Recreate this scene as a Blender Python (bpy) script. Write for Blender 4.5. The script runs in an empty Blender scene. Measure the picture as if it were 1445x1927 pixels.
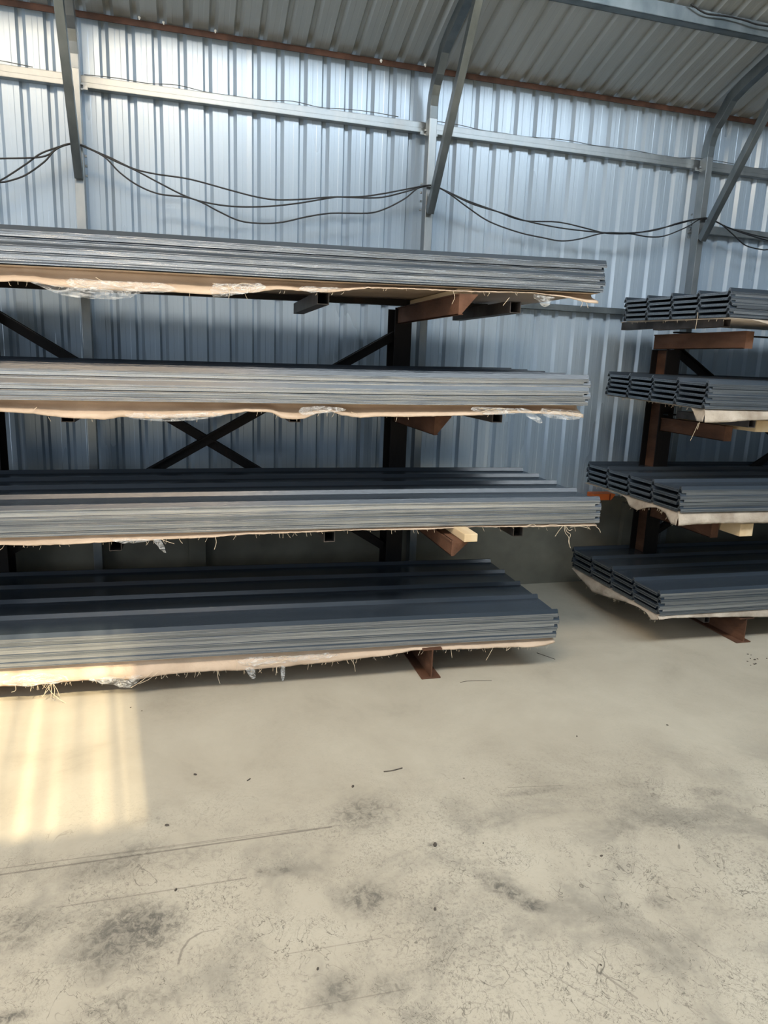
import bpy, bmesh, math, random
from mathutils import Vector, Matrix, noise
random.seed(7)
SC = bpy.context.scene
COL = SC.collection

# ------------------------------------------------------------------ camera
F_PX, CX, CY = 1320.7, 722.5, 963.5
CAM_Z = 1.55
def cam_rows():
    p, y, r = (math.radians(a) for a in (12.08, -15.18, 2.21))
    B = Matrix(((1, 0, 0), (0, 0, -1), (0, 1, 0)))
    Y = Matrix(((math.cos(y), math.sin(y), 0), (-math.sin(y), math.cos(y), 0), (0, 0, 1)))
    P = Matrix(((1, 0, 0), (0, math.cos(p), -math.sin(p)), (0, math.sin(p), math.cos(p))))
    R = Matrix(((math.cos(r), -math.sin(r), 0), (math.sin(r), math.cos(r), 0), (0, 0, 1)))
    return R @ P @ B @ Y
M = cam_rows()
C0 = Vector((0, 0, CAM_Z))
cam = bpy.data.objects.new('camera', bpy.data.cameras.new('camera'))
COL.objects.link(cam)
cam.data.sensor_fit = 'HORIZONTAL'
cam.data.sensor_width = 36
cam.data.lens = 36 * F_PX / 1445
cam.data.clip_start = 0.02
right, down, fwd = M[0], M[1], M[2]
rot = Matrix((right, -down, -fwd)).transposed()
cam.matrix_world = Matrix.Translation(C0) @ rot.to_4x4()
SC.camera = cam

# ------------------------------------------------------------------ light
SC.view_settings.view_transform = 'Standard'
SC.view_settings.look = 'None'
SC.view_settings.gamma = 1
SC.view_settings.use_curve_mapping = False
SC.view_settings.exposure = 0.40
w = bpy.data.worlds.new('sky'); SC.world = w; w.use_nodes = True
bg = w.node_tree.nodes['Background']
bg.inputs['Color'].default_value = (0.66, 0.82, 1.0, 1)
bg.inputs['Strength'].default_value = 0.48
def area(name, loc, target, size, size_y, energy, color):
    l = bpy.data.lights.new(name, 'AREA'); l.shape = 'RECTANGLE'
    l.size = size; l.size_y = size_y; l.energy = energy; l.color = color
    o = bpy.data.objects.new(name, l); COL.objects.link(o)
    o.location = loc
    o.rotation_euler = (Vector(target) - Vector(loc)).to_track_quat('-Z', 'Y').to_euler()
    return o
# area lamp standing in for daylight from the open front behind the camera
area('daylight_open_front', (-0.6, -1.5, 3.3), (1.0, 3.4, 0.8), 4.0, 2.4, 36, (0.84, 0.92, 1.0))
area('added_overhead_cool', (2.6, 0.6, 4.50), (2.6, 2.4, 0.0), 5.0, 1.1, 195, (0.84, 0.93, 1.0))  # added cool overhead fill; the roof has no skylight there
area('added_overhead_warm', (-0.9, 0.5, 4.50), (-0.4, 2.8, 0.0), 2.6, 0.9, 135, (1.0, 0.76, 0.51))  # added warm overhead lamp under closed roof sheets, for the peach-lit floor
area('added_left_fill', (-3.9, 1.2, 1.9), (2.5, 3.4, 1.9), 2.6, 2.6, 100, (0.88, 0.94, 1.0))  # added fill from the left for the left-facing wall ribs; no door there
sun = bpy.data.lights.new('sun', 'SUN'); sun.energy = 8.0; sun.angle = math.radians(0.8); sun.color = (1.0, 0.80, 0.50)
so = bpy.data.objects.new('sun', sun); COL.objects.link(so)
so.rotation_euler = Vector((-0.13, 1, -1.0)).to_track_quat('-Z', 'Y').to_euler()

# ------------------------------------------------------------------ helpers
def ray(px, py):
    return M.transposed() @ Vector(((px - CX) / F_PX, (py - CY) / F_PX, 1))
def hit(px, py, ax, v):
    """the point a traced pixel has on the real plane x, y or z = v"""
    d = ray(px, py)
    return C0 + d * ((v - C0[ax]) / d[ax])
def obj(name, me, mat=None, parent=None):
    o = bpy.data.objects.new(name, me); COL.objects.link(o)
    if mat and not me.materials: me.materials.append(mat)
    if parent: o.parent = parent
    return o
def mesh(verts, faces, name='m', smooth=False):
    me = bpy.data.meshes.new(name); me.from_pydata([tuple(v) for v in verts], [], faces); me.update()
    bm = bmesh.new(); bm.from_mesh(me); bmesh.ops.recalc_face_normals(bm, faces=bm.faces); bm.to_mesh(me); bm.free()
    if smooth:
        for p in me.polygons: p.use_smooth = True
    return me
def empty(name, loc, label, cat, group=None):
    o = bpy.data.objects.new(name, None); COL.objects.link(o); o.location = loc
    o.empty_display_size = 0.1
    return tag(o, label, cat, group)
def tag(o, label, cat, group=None):
    o['label'] = label; o['category'] = cat
    if group: o['group'] = group
    return o
class MB:
    def __init__(s): s.v = []; s.f = []
    def add(s, v, f):
        n = len(s.v); s.v += [Vector(a) for a in v]; s.f += [tuple(i + n for i in q) for q in f]; return s
    def box(s, a, b):
        x0, y0, z0 = a; x1, y1, z1 = b
        return s.add([(x0,y0,z0),(x1,y0,z0),(x1,y1,z0),(x0,y1,z0),(x0,y0,z1),(x1,y0,z1),(x1,y1,z1),(x0,y1,z1)],
                     [(0,3,2,1),(4,5,6,7),(0,1,5,4),(1,2,6,5),(2,3,7,6),(3,0,4,7)])
    def prism(s, prof, fn, t0, t1):
        """profile (a, b) pairs swept between t0 and t1; fn(a, b, t) gives the point"""
        n = len(prof)
        v = [fn(a, b, t0) for a, b in prof] + [fn(a, b, t1) for a, b in prof]
        f = [(i, (i+1) % n, n + (i+1) % n, n + i) for i in range(n)] + [tuple(range(n))[::-1], tuple(range(n, 2*n))]
        return s.add(v, f)
    def bar(s, p, q, wd, ht, up=(0, 0, 1)):
        p = Vector(p); q = Vector(q); d = (q - p).normalized()
        sd = d.cross(Vector(up)).normalized(); u = sd.cross(d).normalized()
        v = []
        for c in (p, q):
            for a, b in ((-1,-1),(1,-1),(1,1),(-1,1)): v.append(c + sd*a*wd/2 + u*b*ht/2)
        return s.add(v, [(0,3,2,1),(4,5,6,7),(0,1,5,4),(1,2,6,5),(2,3,7,6),(3,0,4,7)])
    def tube_sq(s, p, q, sz, t=0.004, szh=None):
        """hollow rectangular tube, open ends"""
        p = Vector(p); q = Vector(q); d = (q - p).normalized(); h = (szh or sz)
        sd = d.cross(Vector((0, 0, 1))).normalized(); u = sd.cross(d).normalized(); v = []
        for c in (p, q):
            for k in (0, t):
                for a, b in ((-1,-1),(1,-1),(1,1),(-1,1)): v.append(c + sd*a*(sz/2-k) + u*b*(h/2-k))
        f = []
        for i in range(4):
            j = (i+1) % 4
            f += [(i, j, 8+j, 8+i), (4+i, 12+i, 12+j, 4+j), (i, 4+i, 4+j, j), (8+i, 8+j, 12+j, 12+i)]
        return s.add(v, f)
    def path(s, pts, r, n=6):
        pts = [Vector(p) for p in pts]; v = []; f = []; m = len(pts)
        for i, p in enumerate(pts):
            d = (pts[min(i+1, m-1)] - pts[max(i-1, 0)]).normalized()
            a = d.cross(Vector((0.13, 0.2, 1)) if abs(d.z) < .9 else Vector((1, 0, 0))).normalized(); b = a.cross(d)
            for k in range(n):
                t = 2*math.pi*k/n; v.append(p + a*math.cos(t)*r + b*math.sin(t)*r)
        for i in range(m-1):
            for k in range(n):
                f.append((i*n+k, i*n+(k+1) % n, (i+1)*n+(k+1) % n, (i+1)*n+k))
        f += [tuple(range(n))[::-1], tuple(range((m-1)*n, m*n))]
        return s.add(v, f)
    def build(s, name, mat, parent=None, smooth=False, bevel=0, origin=None):
        o0 = Vector(origin) if origin else Vector((0, 0, 0))
        me = mesh([v - o0 for v in s.v], s.f, name, smooth)
        o = obj(name, me, mat, parent); o.location = o0
        if bevel:
            md = o.modifiers.new('bevel', 'BEVEL'); md.width = bevel; md.segments = 2; md.limit_method = 'ANGLE'
        return o
def smoothed(pts, k=6):
    """Catmull-Rom through points"""
    P = [Vector(p) for p in pts]; out = []
    for i in range(len(P)-1):
        a, b, c, d = P[max(i-1, 0)], P[i], P[i+1], P[min(i+2, len(P)-1)]
        for j in range(k):
            t = j/k
            out.append(0.5*((2*b) + (c-a)*t + (2*a-5*b+4*c-d)*t*t + (3*b-a-3*c+d)*t**3))
    return out + [P[-1]]
def interp(tab, x):
    if x <= tab[0][0]: return tab[0][1]
    for (a, b), (c, d) in zip(tab, tab[1:]):
        if x <= c: return b + (d-b)*(x-a)/(c-a)
    return tab[-1][1]

# ------------------------------------------------------------------ materials
def mat(name, col=(.5, .5, .5), rough=.5, metal=0, spec=.5):
    m = bpy.data.materials.new(name); m.use_nodes = True
    b = m.node_tree.nodes['Principled BSDF']
    b.inputs['Base Color'].default_value = (*col, 1); b.inputs['Roughness'].default_value = rough
    b.inputs['Metallic'].default_value = metal; b.inputs['Specular IOR Level'].default_value = spec
    return m, m.node_tree, b
def N(nt, typ, **kw):
    n = nt.nodes.new(typ)
    for k, v in kw.items():
        if k in n.inputs.keys(): n.inputs[k].default_value = v
        else: setattr(n, k, v)
    return n
def L(nt, a, b): nt.links.new(a, b)
def mathn(nt, op, a, b=None, c=None, clamp=False):
    n = nt.nodes.new('ShaderNodeMath'); n.operation = op; n.use_clamp = clamp
    for i, v in enumerate((a, b, c)):
        if v is None: continue
        if isinstance(v, (int, float)): n.inputs[i].default_value = v
        else: L(nt, v, n.inputs[i])
    return n.outputs[0]
def ramp(nt, fac, stops):
    r = nt.nodes.new('ShaderNodeValToRGB'); e = r.color_ramp.elements
    while len(e) < len(stops): e.new(0.5)
    for k, (p, c) in zip(e, stops): k.position = p; k.color = (*c, 1) if len(c) == 3 else c
    L(nt, fac, r.inputs[0]); return r.outputs[0]
def noise_mat(name, stops, scale=8, rough=.5, metal=0, spec=.5, detail=6, bump=0, stretch=(1, 1, 1), bscale=None, rvar=0, dist=0):
    m, nt, b = mat(name, (.5,.5,.5), rough, metal, spec)
    tc = N(nt, 'ShaderNodeTexCoord'); mp = N(nt, 'ShaderNodeMapping'); mp.inputs['Scale'].default_value = stretch
    L(nt, tc.outputs['Object'], mp.inputs[0])
    n = N(nt, 'ShaderNodeTexNoise', Scale=scale, Detail=detail); n.inputs['Distortion'].default_value = dist
    L(nt, mp.outputs[0], n.inputs['Vector'])
    L(nt, ramp(nt, n.outputs['Fac'], stops), b.inputs['Base Color'])
    if rvar:
        r = mathn(nt, 'MULTIPLY_ADD', n.outputs['Fac'], rvar, rough - rvar/2); L(nt, r, b.inputs['Roughness'])
    if bump:
        n2 = N(nt, 'ShaderNodeTexNoise', Scale=bscale or scale*3, Detail=5); L(nt, mp.outputs[0], n2.inputs['Vector'])
        bp = N(nt, 'ShaderNodeBump', Strength=bump, Distance=0.01); L(nt, n2.outputs['Fac'], bp.inputs['Height'])
        L(nt, bp.outputs[0], b.inputs['Normal'])
    return m

M_CLAD = noise_mat('pale_blue_coated_steel', [(0.3, (.27, .35, .44)), (0.7, (.38, .47, .565))], 1.3, .28, .2, .5, 4, .06, (1, 1, .12), 9, .16)
M_ROOF = noise_mat('grey_roof_steel_underside', [(0.3, (.34, .375, .385)), (0.7, (.43, .455, .455))], 1.6, .40, .4, .5, 4, .05, (1, .2, 1), 7, .1)
M_GALV = noise_mat('galvanised_steel', [(0.3, (.19, .215, .23)), (0.7, (.26, .285, .30))], 14, .35, .7, .5, 5, .05, (1, 1, .5), 30, .2)
M_GALVD = noise_mat('dull_dark_galvanised_steel', [(0.3, (.10, .125, .14)), (0.7, (.19, .22, .235))], 9, .38, .7, .5, 5, .04, (1, 1, .5), 30, .15)
M_RUST = noise_mat('rusted_brown_steel', [(0.25, (.040, .020, .013)), (0.5, (.10, .048, .028)), (0.75, (.18, .09, .055))], 9, .75, .1, .3, 8, .3, (1, .4, 1), 60)
M_EAVE = noise_mat('rust_brown_primer', [(0.3, (.05, .028, .022)), (0.7, (.12, .062, .045))], 12, .7, 0, .3, 6, .2)
M_RACK = noise_mat('black_brown_painted_steel', [(0.35, (.005, .005, .005)), (0.62, (.009, .007, .007)), (0.8, (.035, .016, .009))], 5, .6, .0, .2, 8, .2, (1, 1, .4), 50)
M_TUBE = noise_mat('raw_dark_square_tube', [(0.3, (.05, .045, .043)), (0.7, (.12, .105, .098))], 9, .5, .5, .4, 6, .1)
M_WOOD = noise_mat('pale_sawn_timber', [(0.3, (.50, .36, .20)), (0.55, (.64, .49, .30)), (0.75, (.72, .60, .41))], 10, .7, 0, .3, 8, .2, (1, .12, 1), 40)
M_KRAFT = noise_mat('kraft_packing_paper', [(0.3, (.43, .33, .24)), (0.7, (.58, .46, .35))], 5, .62, 0, .35, 6, .5, (1, 1, 1), 22)
M_SACK = noise_mat('grey_woven_sacking', [(0.3, (.30, .25, .20)), (0.7, (.52, .46, .385))], 9, .8, 0, .25, 6, .6, (1, 1, 1), 40)
M_FIBRE, _, _ = mat('straw_coloured_fibre', (.62, .52, .38), .6)
M_CABLE, _, _ = mat('black_cable_rubber', (.008, .009, .011), .45)
M_WIRE, _, _ = mat('thin_grey_wire', (.10, .11, .11), .4, .6)
M_ORANGE, _, _ = mat('bright_orange_plastic', (1.0, .24, .06), .45)
M_ORANGED, _, _ = mat('dark_orange_plastic', (.36, .07, .02), .5)
M_STONE = noise_mat('grey_brown_grit', [(0.3, (.05, .045, .04)), (0.7, (.14, .12, .10))], 30, .9, 0, .2, 5, .4)
M_CONC = noise_mat('grey_plaster_plinth', [(0.3, (.12, .117, .095)), (0.7, (.20, .193, .155))], 4, .85, 0, .3, 8, .25, (1, 1, 1), 18)
M_FOAM, _, _ = mat('white_filler', (.8, .8, .76), .6)

def sheet_material():
    m, nt, b = mat('slate_blue_coated_sheet', (.03, .04, .05), .3, .0, .42)
    tc = N(nt, 'ShaderNodeTexCoord'); mp = N(nt, 'ShaderNodeMapping'); mp.inputs['Scale'].default_value = (.6, 6, 6)
    L(nt, tc.outputs['Object'], mp.inputs[0])
    n = N(nt, 'ShaderNodeTexNoise', Scale=3.0, Detail=6); L(nt, mp.outputs[0], n.inputs['Vector'])
    oi = N(nt, 'ShaderNodeObjectInfo')
    k = mathn(nt, 'MULTIPLY_ADD', oi.outputs['Random'], .5, mathn(nt, 'MULTIPLY', n.outputs['Fac'], .5))
    L(nt, ramp(nt, k, [(0.1, (.020, .029, .042)), (0.9, (.042, .056, .074))]), b.inputs['Base Color'])
    L(nt, mathn(nt, 'MULTIPLY_ADD', k, .16, .14), b.inputs['Roughness'])
    mp2 = N(nt, 'ShaderNodeMapping'); mp2.inputs['Scale'].default_value = (6, 90, 90); L(nt, tc.outputs['Object'], mp2.inputs[0])
    n2 = N(nt, 'ShaderNodeTexNoise', Scale=4.0, Detail=4); L(nt, mp2.outputs[0], n2.inputs['Vector'])
    bp = N(nt, 'ShaderNodeBump', Strength=.12, Distance=.004); L(nt, n2.outputs['Fac'], bp.inputs['Height']); L(nt, bp.outputs[0], b.inputs['Normal'])
    return m
M_SHEET = sheet_material()
def edge_material():
    m, nt, b = mat('bare_cut_sheet_edge', (.3, .33, .35), .27, .85, .5)
    tc = N(nt, 'ShaderNodeTexCoord'); mp = N(nt, 'ShaderNodeMapping'); mp.inputs['Scale'].default_value = (.9, 60, 170); L(nt, tc.outputs['Object'], mp.inputs[0])
    oi = N(nt, 'ShaderNodeObjectInfo'); n = N(nt, 'ShaderNodeTexNoise', Scale=3.0, Detail=4)
    va = N(nt, 'ShaderNodeVectorMath'); L(nt, mp.outputs[0], va.inputs[0]); cb = N(nt, 'ShaderNodeCombineXYZ'); L(nt, mathn(nt, 'MULTIPLY', oi.outputs['Random'], 50), cb.inputs[0]); L(nt, cb.outputs[0], va.inputs[1]); L(nt, va.outputs[0], n.inputs['Vector'])
    k = mathn(nt, 'MULTIPLY_ADD', oi.outputs['Random'], .22, mathn(nt, 'MULTIPLY', n.outputs['Fac'], .78))
    L(nt, ramp(nt, k, [(0.30, (.09, .11, .135)), (0.48, (.28, .31, .345)), (0.66, (.52, .55, .58))]), b.inputs['Base Color'])
    bp = N(nt, 'ShaderNodeBump', Strength=.3, Distance=.003); L(nt, n.outputs['Fac'], bp.inputs['Height']); L(nt, bp.outputs[0], b.inputs['Normal'])
    return m
M_EDGE = edge_material()
def film_material():
    m = bpy.data.materials.new('clear_crinkled_film'); m.use_nodes = True; nt = m.node_tree
    b = nt.nodes['Principled BSDF']; out = nt.nodes['Material Output']
    b.inputs['Base Color'].default_value = (.80, .82, .82, 1); b.inputs['Roughness'].default_value = .18
    t = N(nt, 'ShaderNodeBsdfTransparent'); mx = N(nt, 'ShaderNodeMixShader')
    fr = N(nt, 'ShaderNodeTexNoise', Scale=11.0, Detail=3); fr.inputs['Distortion'].default_value = 2.2
    tc = N(nt, 'ShaderNodeTexCoord'); mp = N(nt, 'ShaderNodeMapping'); mp.inputs['Rotation'].default_value = (0, .5, 0); mp.inputs['Scale'].default_value = (1, 1, 4); L(nt, tc.outputs['Object'], mp.inputs[0]); L(nt, mp.outputs[0], fr.inputs['Vector'])
    L(nt, ramp(nt, fr.outputs['Fac'], [(0.42, (.10,)*3), (0.5, (.42,)*3), (0.53, (.15,)*3), (0.62, (.55,)*3)]), mx.inputs[0])
    L(nt, t.outputs[0], mx.inputs[1]); L(nt, b.outputs[0], mx.inputs[2]); L(nt, mx.outputs[0], out.inputs[0])
    bp = N(nt, 'ShaderNodeBump', Strength=.9, Distance=.01); L(nt, fr.outputs['Fac'], bp.inputs['Height']); L(nt, bp.outputs[0], b.inputs['Normal'])
    return m
M_FILM = film_material()

def floor_material():
    m, nt, b = mat('worn_beige_concrete', (.5, .5, .45), .6, 0, .35)
    tc = N(nt, 'ShaderNodeTexCoord'); P = tc.outputs['Object']
    sx = N(nt, 'ShaderNodeSeparateXYZ'); L(nt, P, sx.inputs[0]); X, Y = sx.outputs[0], sx.outputs[1]
    def nz(scale, detail=6, dist=0, st=(1, 1, 1), rough=.55):
        mp = N(nt, 'ShaderNodeMapping'); mp.inputs['Scale'].default_value = st; L(nt, P, mp.inputs[0])
        n = N(nt, 'ShaderNodeTexNoise', Scale=scale, Detail=detail, Roughness=rough); n.inputs['Distortion'].default_value = dist
        L(nt, mp.outputs[0], n.inputs['Vector']); return n.outputs['Fac']
    def sstep(v, lo, hi):
        n = N(nt, 'ShaderNodeMapRange'); n.interpolation_type = 'SMOOTHSTEP'
        L(nt, v, n.inputs['Value']); n.inputs['From Min'].default_value = lo; n.inputs['From Max'].default_value = hi
        return n.outputs[0]
    base = ramp(nt, nz(1.7, 12, .3, rough=.68), [(0.32, (.35, .322, .26)), (0.45, (.41, .378, .308)), (0.6, (.45, .42, .345)), (0.75, (.49, .46, .385))])
    def darken(col, fac, c, amt):
        mx = N(nt, 'ShaderNodeMix'); mx.data_type = 'RGBA'
        L(nt, mathn(nt, 'MULTIPLY', fac, amt, clamp=True), mx.inputs[0]); L(nt, col, mx.inputs[6]); mx.inputs[7].default_value = (*c, 1)
        return mx.outputs[2]
    near = sstep(Y, 2.6, 1.7)     # the worn, trafficked strip
    # cloudy wear
    col = darken(base, mathn(nt, 'MULTIPLY', sstep(nz(3.0, 10, .5, rough=.65), .45, .68), near), (.14, .135, .12), .55)
    # fine speckle
    col = darken(col, mathn(nt, 'MULTIPLY', sstep(nz(85, 6, .6, rough=.7), .50, .64), mathn(nt, 'MULTIPLY', sstep(nz(2.1, 6), .38, .62), mathn(nt, 'MULTIPLY_ADD', near, .85, .15))), (.16, .15, .13), .55)
    # squiggly hairline scratches
    for sc, ds, off in ((9, 1.6, .5), (15, 2.4, .47), (24, 1.4, .53), (19, 3.0, .44), (34, 2.0, .5)):
        r = mathn(nt, 'ABSOLUTE', mathn(nt, 'SUBTRACT', nz(sc, 3, ds, (1, .8, 1)), off))
        ln = mathn(nt, 'SUBTRACT', 1, sstep(r, .002, .009))
        msk = mathn(nt, 'MULTIPLY', sstep(nz(2.3 + sc*.13, 5), .47, .62), near)
        col = darken(col, mathn(nt, 'MULTIPLY', ln, msk), (.09, .085, .07), .75)
    # stains with a place of their own: centre px, radii in metres, turn, strength
    fine = sstep(nz(34, 9, .8, rough=.75), .42, .62)
    for px, py, rx, ry, an, st in ((685, 1530, .13, .10, 0, .62), (225, 1620, .16, .06, .3, .5), (235, 1760, .15, .13, .4, .75), (290, 1740, .08, .07, 0, .7),
                                   (690, 1690, .09, .07, 0, .75), (520, 1640, .06, .02, 0, .55), (960, 1680, .13, .035, -.9, .75), (1005, 1705, .04, .02, 0, .8),
                                   (635, 1870, .08, .05, .5, .6), (20, 1750, .10, .08, 0, .6), (240, 1890, .14, .05, 0, .5), (915, 1545, .10, .05, 0, .35),
                                   (1340, 1490, .08, .03, -.3, .45), (730, 1860, .06, .04, 0, .5), (360, 1610, .12, .05, .2, .35), (815, 1590, .022, .012, 0, .9),
                                   (1245, 1540, .25, .05, 0, .25), (1240, 1700, .04, .03, 0, .55), (10, 1915, .07, .02, 0, .8), (1000, 1490, .14, .02, 0, .5), (490, 1640, .02, .02, 0, .6)):
        c = hit(px, py, 2, 0); ca, sa = math.cos(an), math.sin(an)
        dx = mathn(nt, 'SUBTRACT', X, c.x); dy = mathn(nt, 'SUBTRACT', Y, c.y)
        u = mathn(nt, 'DIVIDE', mathn(nt, 'ADD', mathn(nt, 'MULTIPLY', dx, ca), mathn(nt, 'MULTIPLY', dy, sa)), rx)
        v = mathn(nt, 'DIVIDE', mathn(nt, 'SUBTRACT', mathn(nt, 'MULTIPLY', dy, ca), mathn(nt, 'MULTIPLY', dx, sa)), ry)
        r = mathn(nt, 'SQRT', mathn(nt, 'ADD', mathn(nt, 'MULTIPLY', u, u), mathn(nt, 'MULTIPLY', v, v)))
        k = mathn(nt, 'SUBTRACT', 1, sstep(r, .15, 1.45))
        col = darken(col, mathn(nt, 'MULTIPLY', k, mathn(nt, 'MULTIPLY_ADD', fine, .72, .28)), (.085, .082, .074), min(1, st*1.2))
    # straight drag scratches
    for a, b_, wd, st in (((-40, 1652), (625, 1556), .0030, .75), ((-40, 1640), (560, 1560), .0018, .55), ((180, 1612), (640, 1553), .0016, .5), ((105, 1708), (465, 1652), .0022, .5),
                          ((540, 1795), (720, 1765), .0016, .4), ((1240, 1730), (1420, 1850), .0016, .35), ((335, 1815), (342, 1788), .0028, .6), ((342, 1788), (356, 1768), .0028, .65), ((356, 1768), (380, 1754), .0024, .6), ((380, 1754), (412, 1748), .0016, .5),
                          ((1010, 1820), (1160, 1905), .0016, .35), ((560, 1900), (760, 1862), .0014, .4), ((955, 1482), (1060, 1478), .002, .45), ((1130, 1830), (1200, 1880), .003, .5)):
        p = hit(*a, 2, 0); q = hit(*b_, 2, 0); d = (q - p); ln = d.length; d /= ln
        dx = mathn(nt, 'SUBTRACT', X, p.x); dy = mathn(nt, 'SUBTRACT', Y, p.y)
        al = mathn(nt, 'ADD', mathn(nt, 'MULTIPLY', dx, d.x), mathn(nt, 'MULTIPLY', dy, d.y))
        ac = mathn(nt, 'ABSOLUTE', mathn(nt, 'SUBTRACT', mathn(nt, 'MULTIPLY', dy, d.x), mathn(nt, 'MULTIPLY', dx, d.y)))
        k = mathn(nt, 'SUBTRACT', 1, sstep(ac, wd*.5, wd*1.7))
        k = mathn(nt, 'MULTIPLY', k, mathn(nt, 'MULTIPLY', mathn(nt, 'GREATER_THAN', al, 0), mathn(nt, 'LESS_THAN', al, ln)))
        k = mathn(nt, 'MULTIPLY', k, mathn(nt, 'MULTIPLY_ADD', nz(30, 3), .9, .35))
        col = darken(col, k, (.09, .08, .07), st)
    L(nt, col, b.inputs['Base Color'])
    L(nt, mathn(nt, 'MULTIPLY_ADD', nz(4, 6), .3, .42), b.inputs['Roughness'])
    bp = N(nt, 'ShaderNodeBump', Strength=.12, Distance=.004); L(nt, nz(40, 8), bp.inputs['Height']); L(nt, bp.outputs[0], b.inputs['Normal'])
    return m
M_FLOOR = floor_material()

def structure(o):
    o['kind'] = 'structure'; return o

# ------------------------------------------------------------------ the shell
WYAW = math.radians(1.1)
WALL = Matrix.Translation((0, 4.5, 0)) @ Matrix.Rotation(WYAW, 4, 'Z')   # wall frame: x along, y outwards, z up
def wp(x, y, z): return WALL @ Vector((x, y, z))
X0, X1 = -4.2, 8.0
ROOF_T = math.tan(math.radians(19.3))
EAVE = 3.285
PITCH = .1355

structure(MB().box((-9, -14, -.12), (10, 5.2, 0)).build('floor', M_FLOOR))  # runs on outside as an added unseen yard, for bright reflections

def rib_profile(x0, x1, phase, depth, seam_at, pan_in):
    """(x, outward offset) polyline of trapezoid sheeting; each new sheet laps 1.5 mm over the last"""
    pts = []; k = math.ceil((x0 - phase) / PITCH); x = phase + k*PITCH
    while x < x1:
        n = math.floor((x - seam_at + .001) / (PITCH*6)); lap = .0016*(n % 2)
        for dx, d in ((0, 0), (.012, 1), (.032, 1), (.051, 0), (.079, 0), (.082, .035), (.106, .035), (.109, 0)):
            pts.append((x+dx, depth*d + lap))
        x += PITCH
    return pts
prof = rib_profile(X0, X1, -.472, .021, .246, 0)
mb = MB(); v = []; f = []
ZB, ZT = .60, 3.30
for (x, d) in prof:
    v += [wp(x, d, ZB), wp(x, d, ZT), wp(x, d + .0012, ZT), wp(x, d + .0012, ZB)]
for i in range(len(prof)-1):
    a, b = 4*i, 4*(i+1)
    f += [(a, b, b+1, a+1), (a+3, a+2, b+2, b+3)]
mb.add(v, f)
wall = structure(mb.build('wall_back', M_CLAD))
pl = MB()
plv = [wp(X0, -.075, 0), wp(X1, -.075, 0), wp(X1, .12, 0), wp(X0, .12, 0), wp(X0, -.075, .63), wp(X1, -.075, .63), wp(X1, .12, .63), wp(X0, .12, .63)]
pl.add(plv, [(0,3,2,1),(4,5,6,7),(0,1,5,4),(1,2,6,5),(2,3,7,6),(3,0,4,7)])
pl.build('plinth', M_CONC, wall)
for xc in (-3.1, -.01, 3.09, 6.2):
    q = MB(); vs = [wp(xc+a, b, c) for c in (0, .60) for a, b in ((-.05, -.12), (.05, -.12), (.05, -.07), (-.05, -.07))]
    q.add(vs, [(0,3,2,1),(4,5,6,7),(0,1,5,4),(1,2,6,5),(2,3,7,6),(3,0,4,7)]); q.build('pilaster', M_CONC, wall)

# ceiling: the underside of the sloping roof sheets
prof = rib_profile(X0, X1, -.440, .024, .187, 0)
YR0, YR1 = .06, -6.4       # wall-frame y from the eave back over the camera
v = []; f = []
nr = 2
for (x, d) in prof:
    for yy in (YR0, YR1):
        z = EAVE + .012 - ROOF_T*yy
        v += [wp(x, yy, z + d), wp(x, yy, z + d + .0015)]
for i in range(len(prof)-1):
    a, b = 4*i, 4*(i+1)
    f += [(a, a+2, b+2, b), (a+1, b+1, b+3, a+3)]
structure(MB().add(v, f).build('ceiling', M_ROOF))

# front gable added unseen to block the sun; its slatted gap leaves streaks
GY = -1.62
gz0, gz1 = 2.35, EAVE + ROOF_T*(4.5-GY) - .03
wx0, wx1, wz0, wz1 = -2.6, .30, 3.84, 5.25
g = MB()
g.box((-7, GY-.04, gz0), (wx0, GY, gz1)); g.box((wx1, GY-.04, gz0), (9.5, GY, gz1))
g.box((4.3, GY-.04, 0), (9.5, GY, gz0)); g.box((wx0, GY-.04, gz0), (wx1, GY, wz0)); g.box((wx0, GY-.04, wz1), (wx1, GY, gz1))  # unseen lower right panel added so right stack fronts reflect dark
gable = structure(g.build('added_wall_front', M_ROOF))
g = MB(); x = wx0; random.seed(3)
while x < wx1 - .02:
    dn = max(0, (x + 1.2)/1.5); wdt = random.uniform(.010, .022) + .018*dn; g.box((x, GY-.05, wz0-.02), (x+wdt, GY-.035, wz1+.02)); x += wdt + random.uniform(.02, .075) * (1.5 - dn*.7)
g.build('added_sun_slats', M_GALV, gable)  # unseen slats added to break the sun patch into streaks

for nm, xa, xb in (('added_wall_left', -4.15, -4.1), ('added_wall_right', 8.0, 8.05)):  # unseen side walls, added to keep sky light from entering sideways
    sw = MB(); sw.v = []; sw.add([(xa, -1.62, 0), (xb, -1.62, 0), (xb, 4.55, 0), (xa, 4.55, 0), (xa, -1.62, 5.3), (xb, -1.62, 5.3), (xb, 4.55, 3.2), (xa, 4.55, 3.2)],
        [(0,3,2,1),(4,5,6,7),(0,1,5,4),(1,2,6,5),(2,3,7,6),(3,0,4,7)])
    structure(sw.build(nm, M_CLAD))
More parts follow.
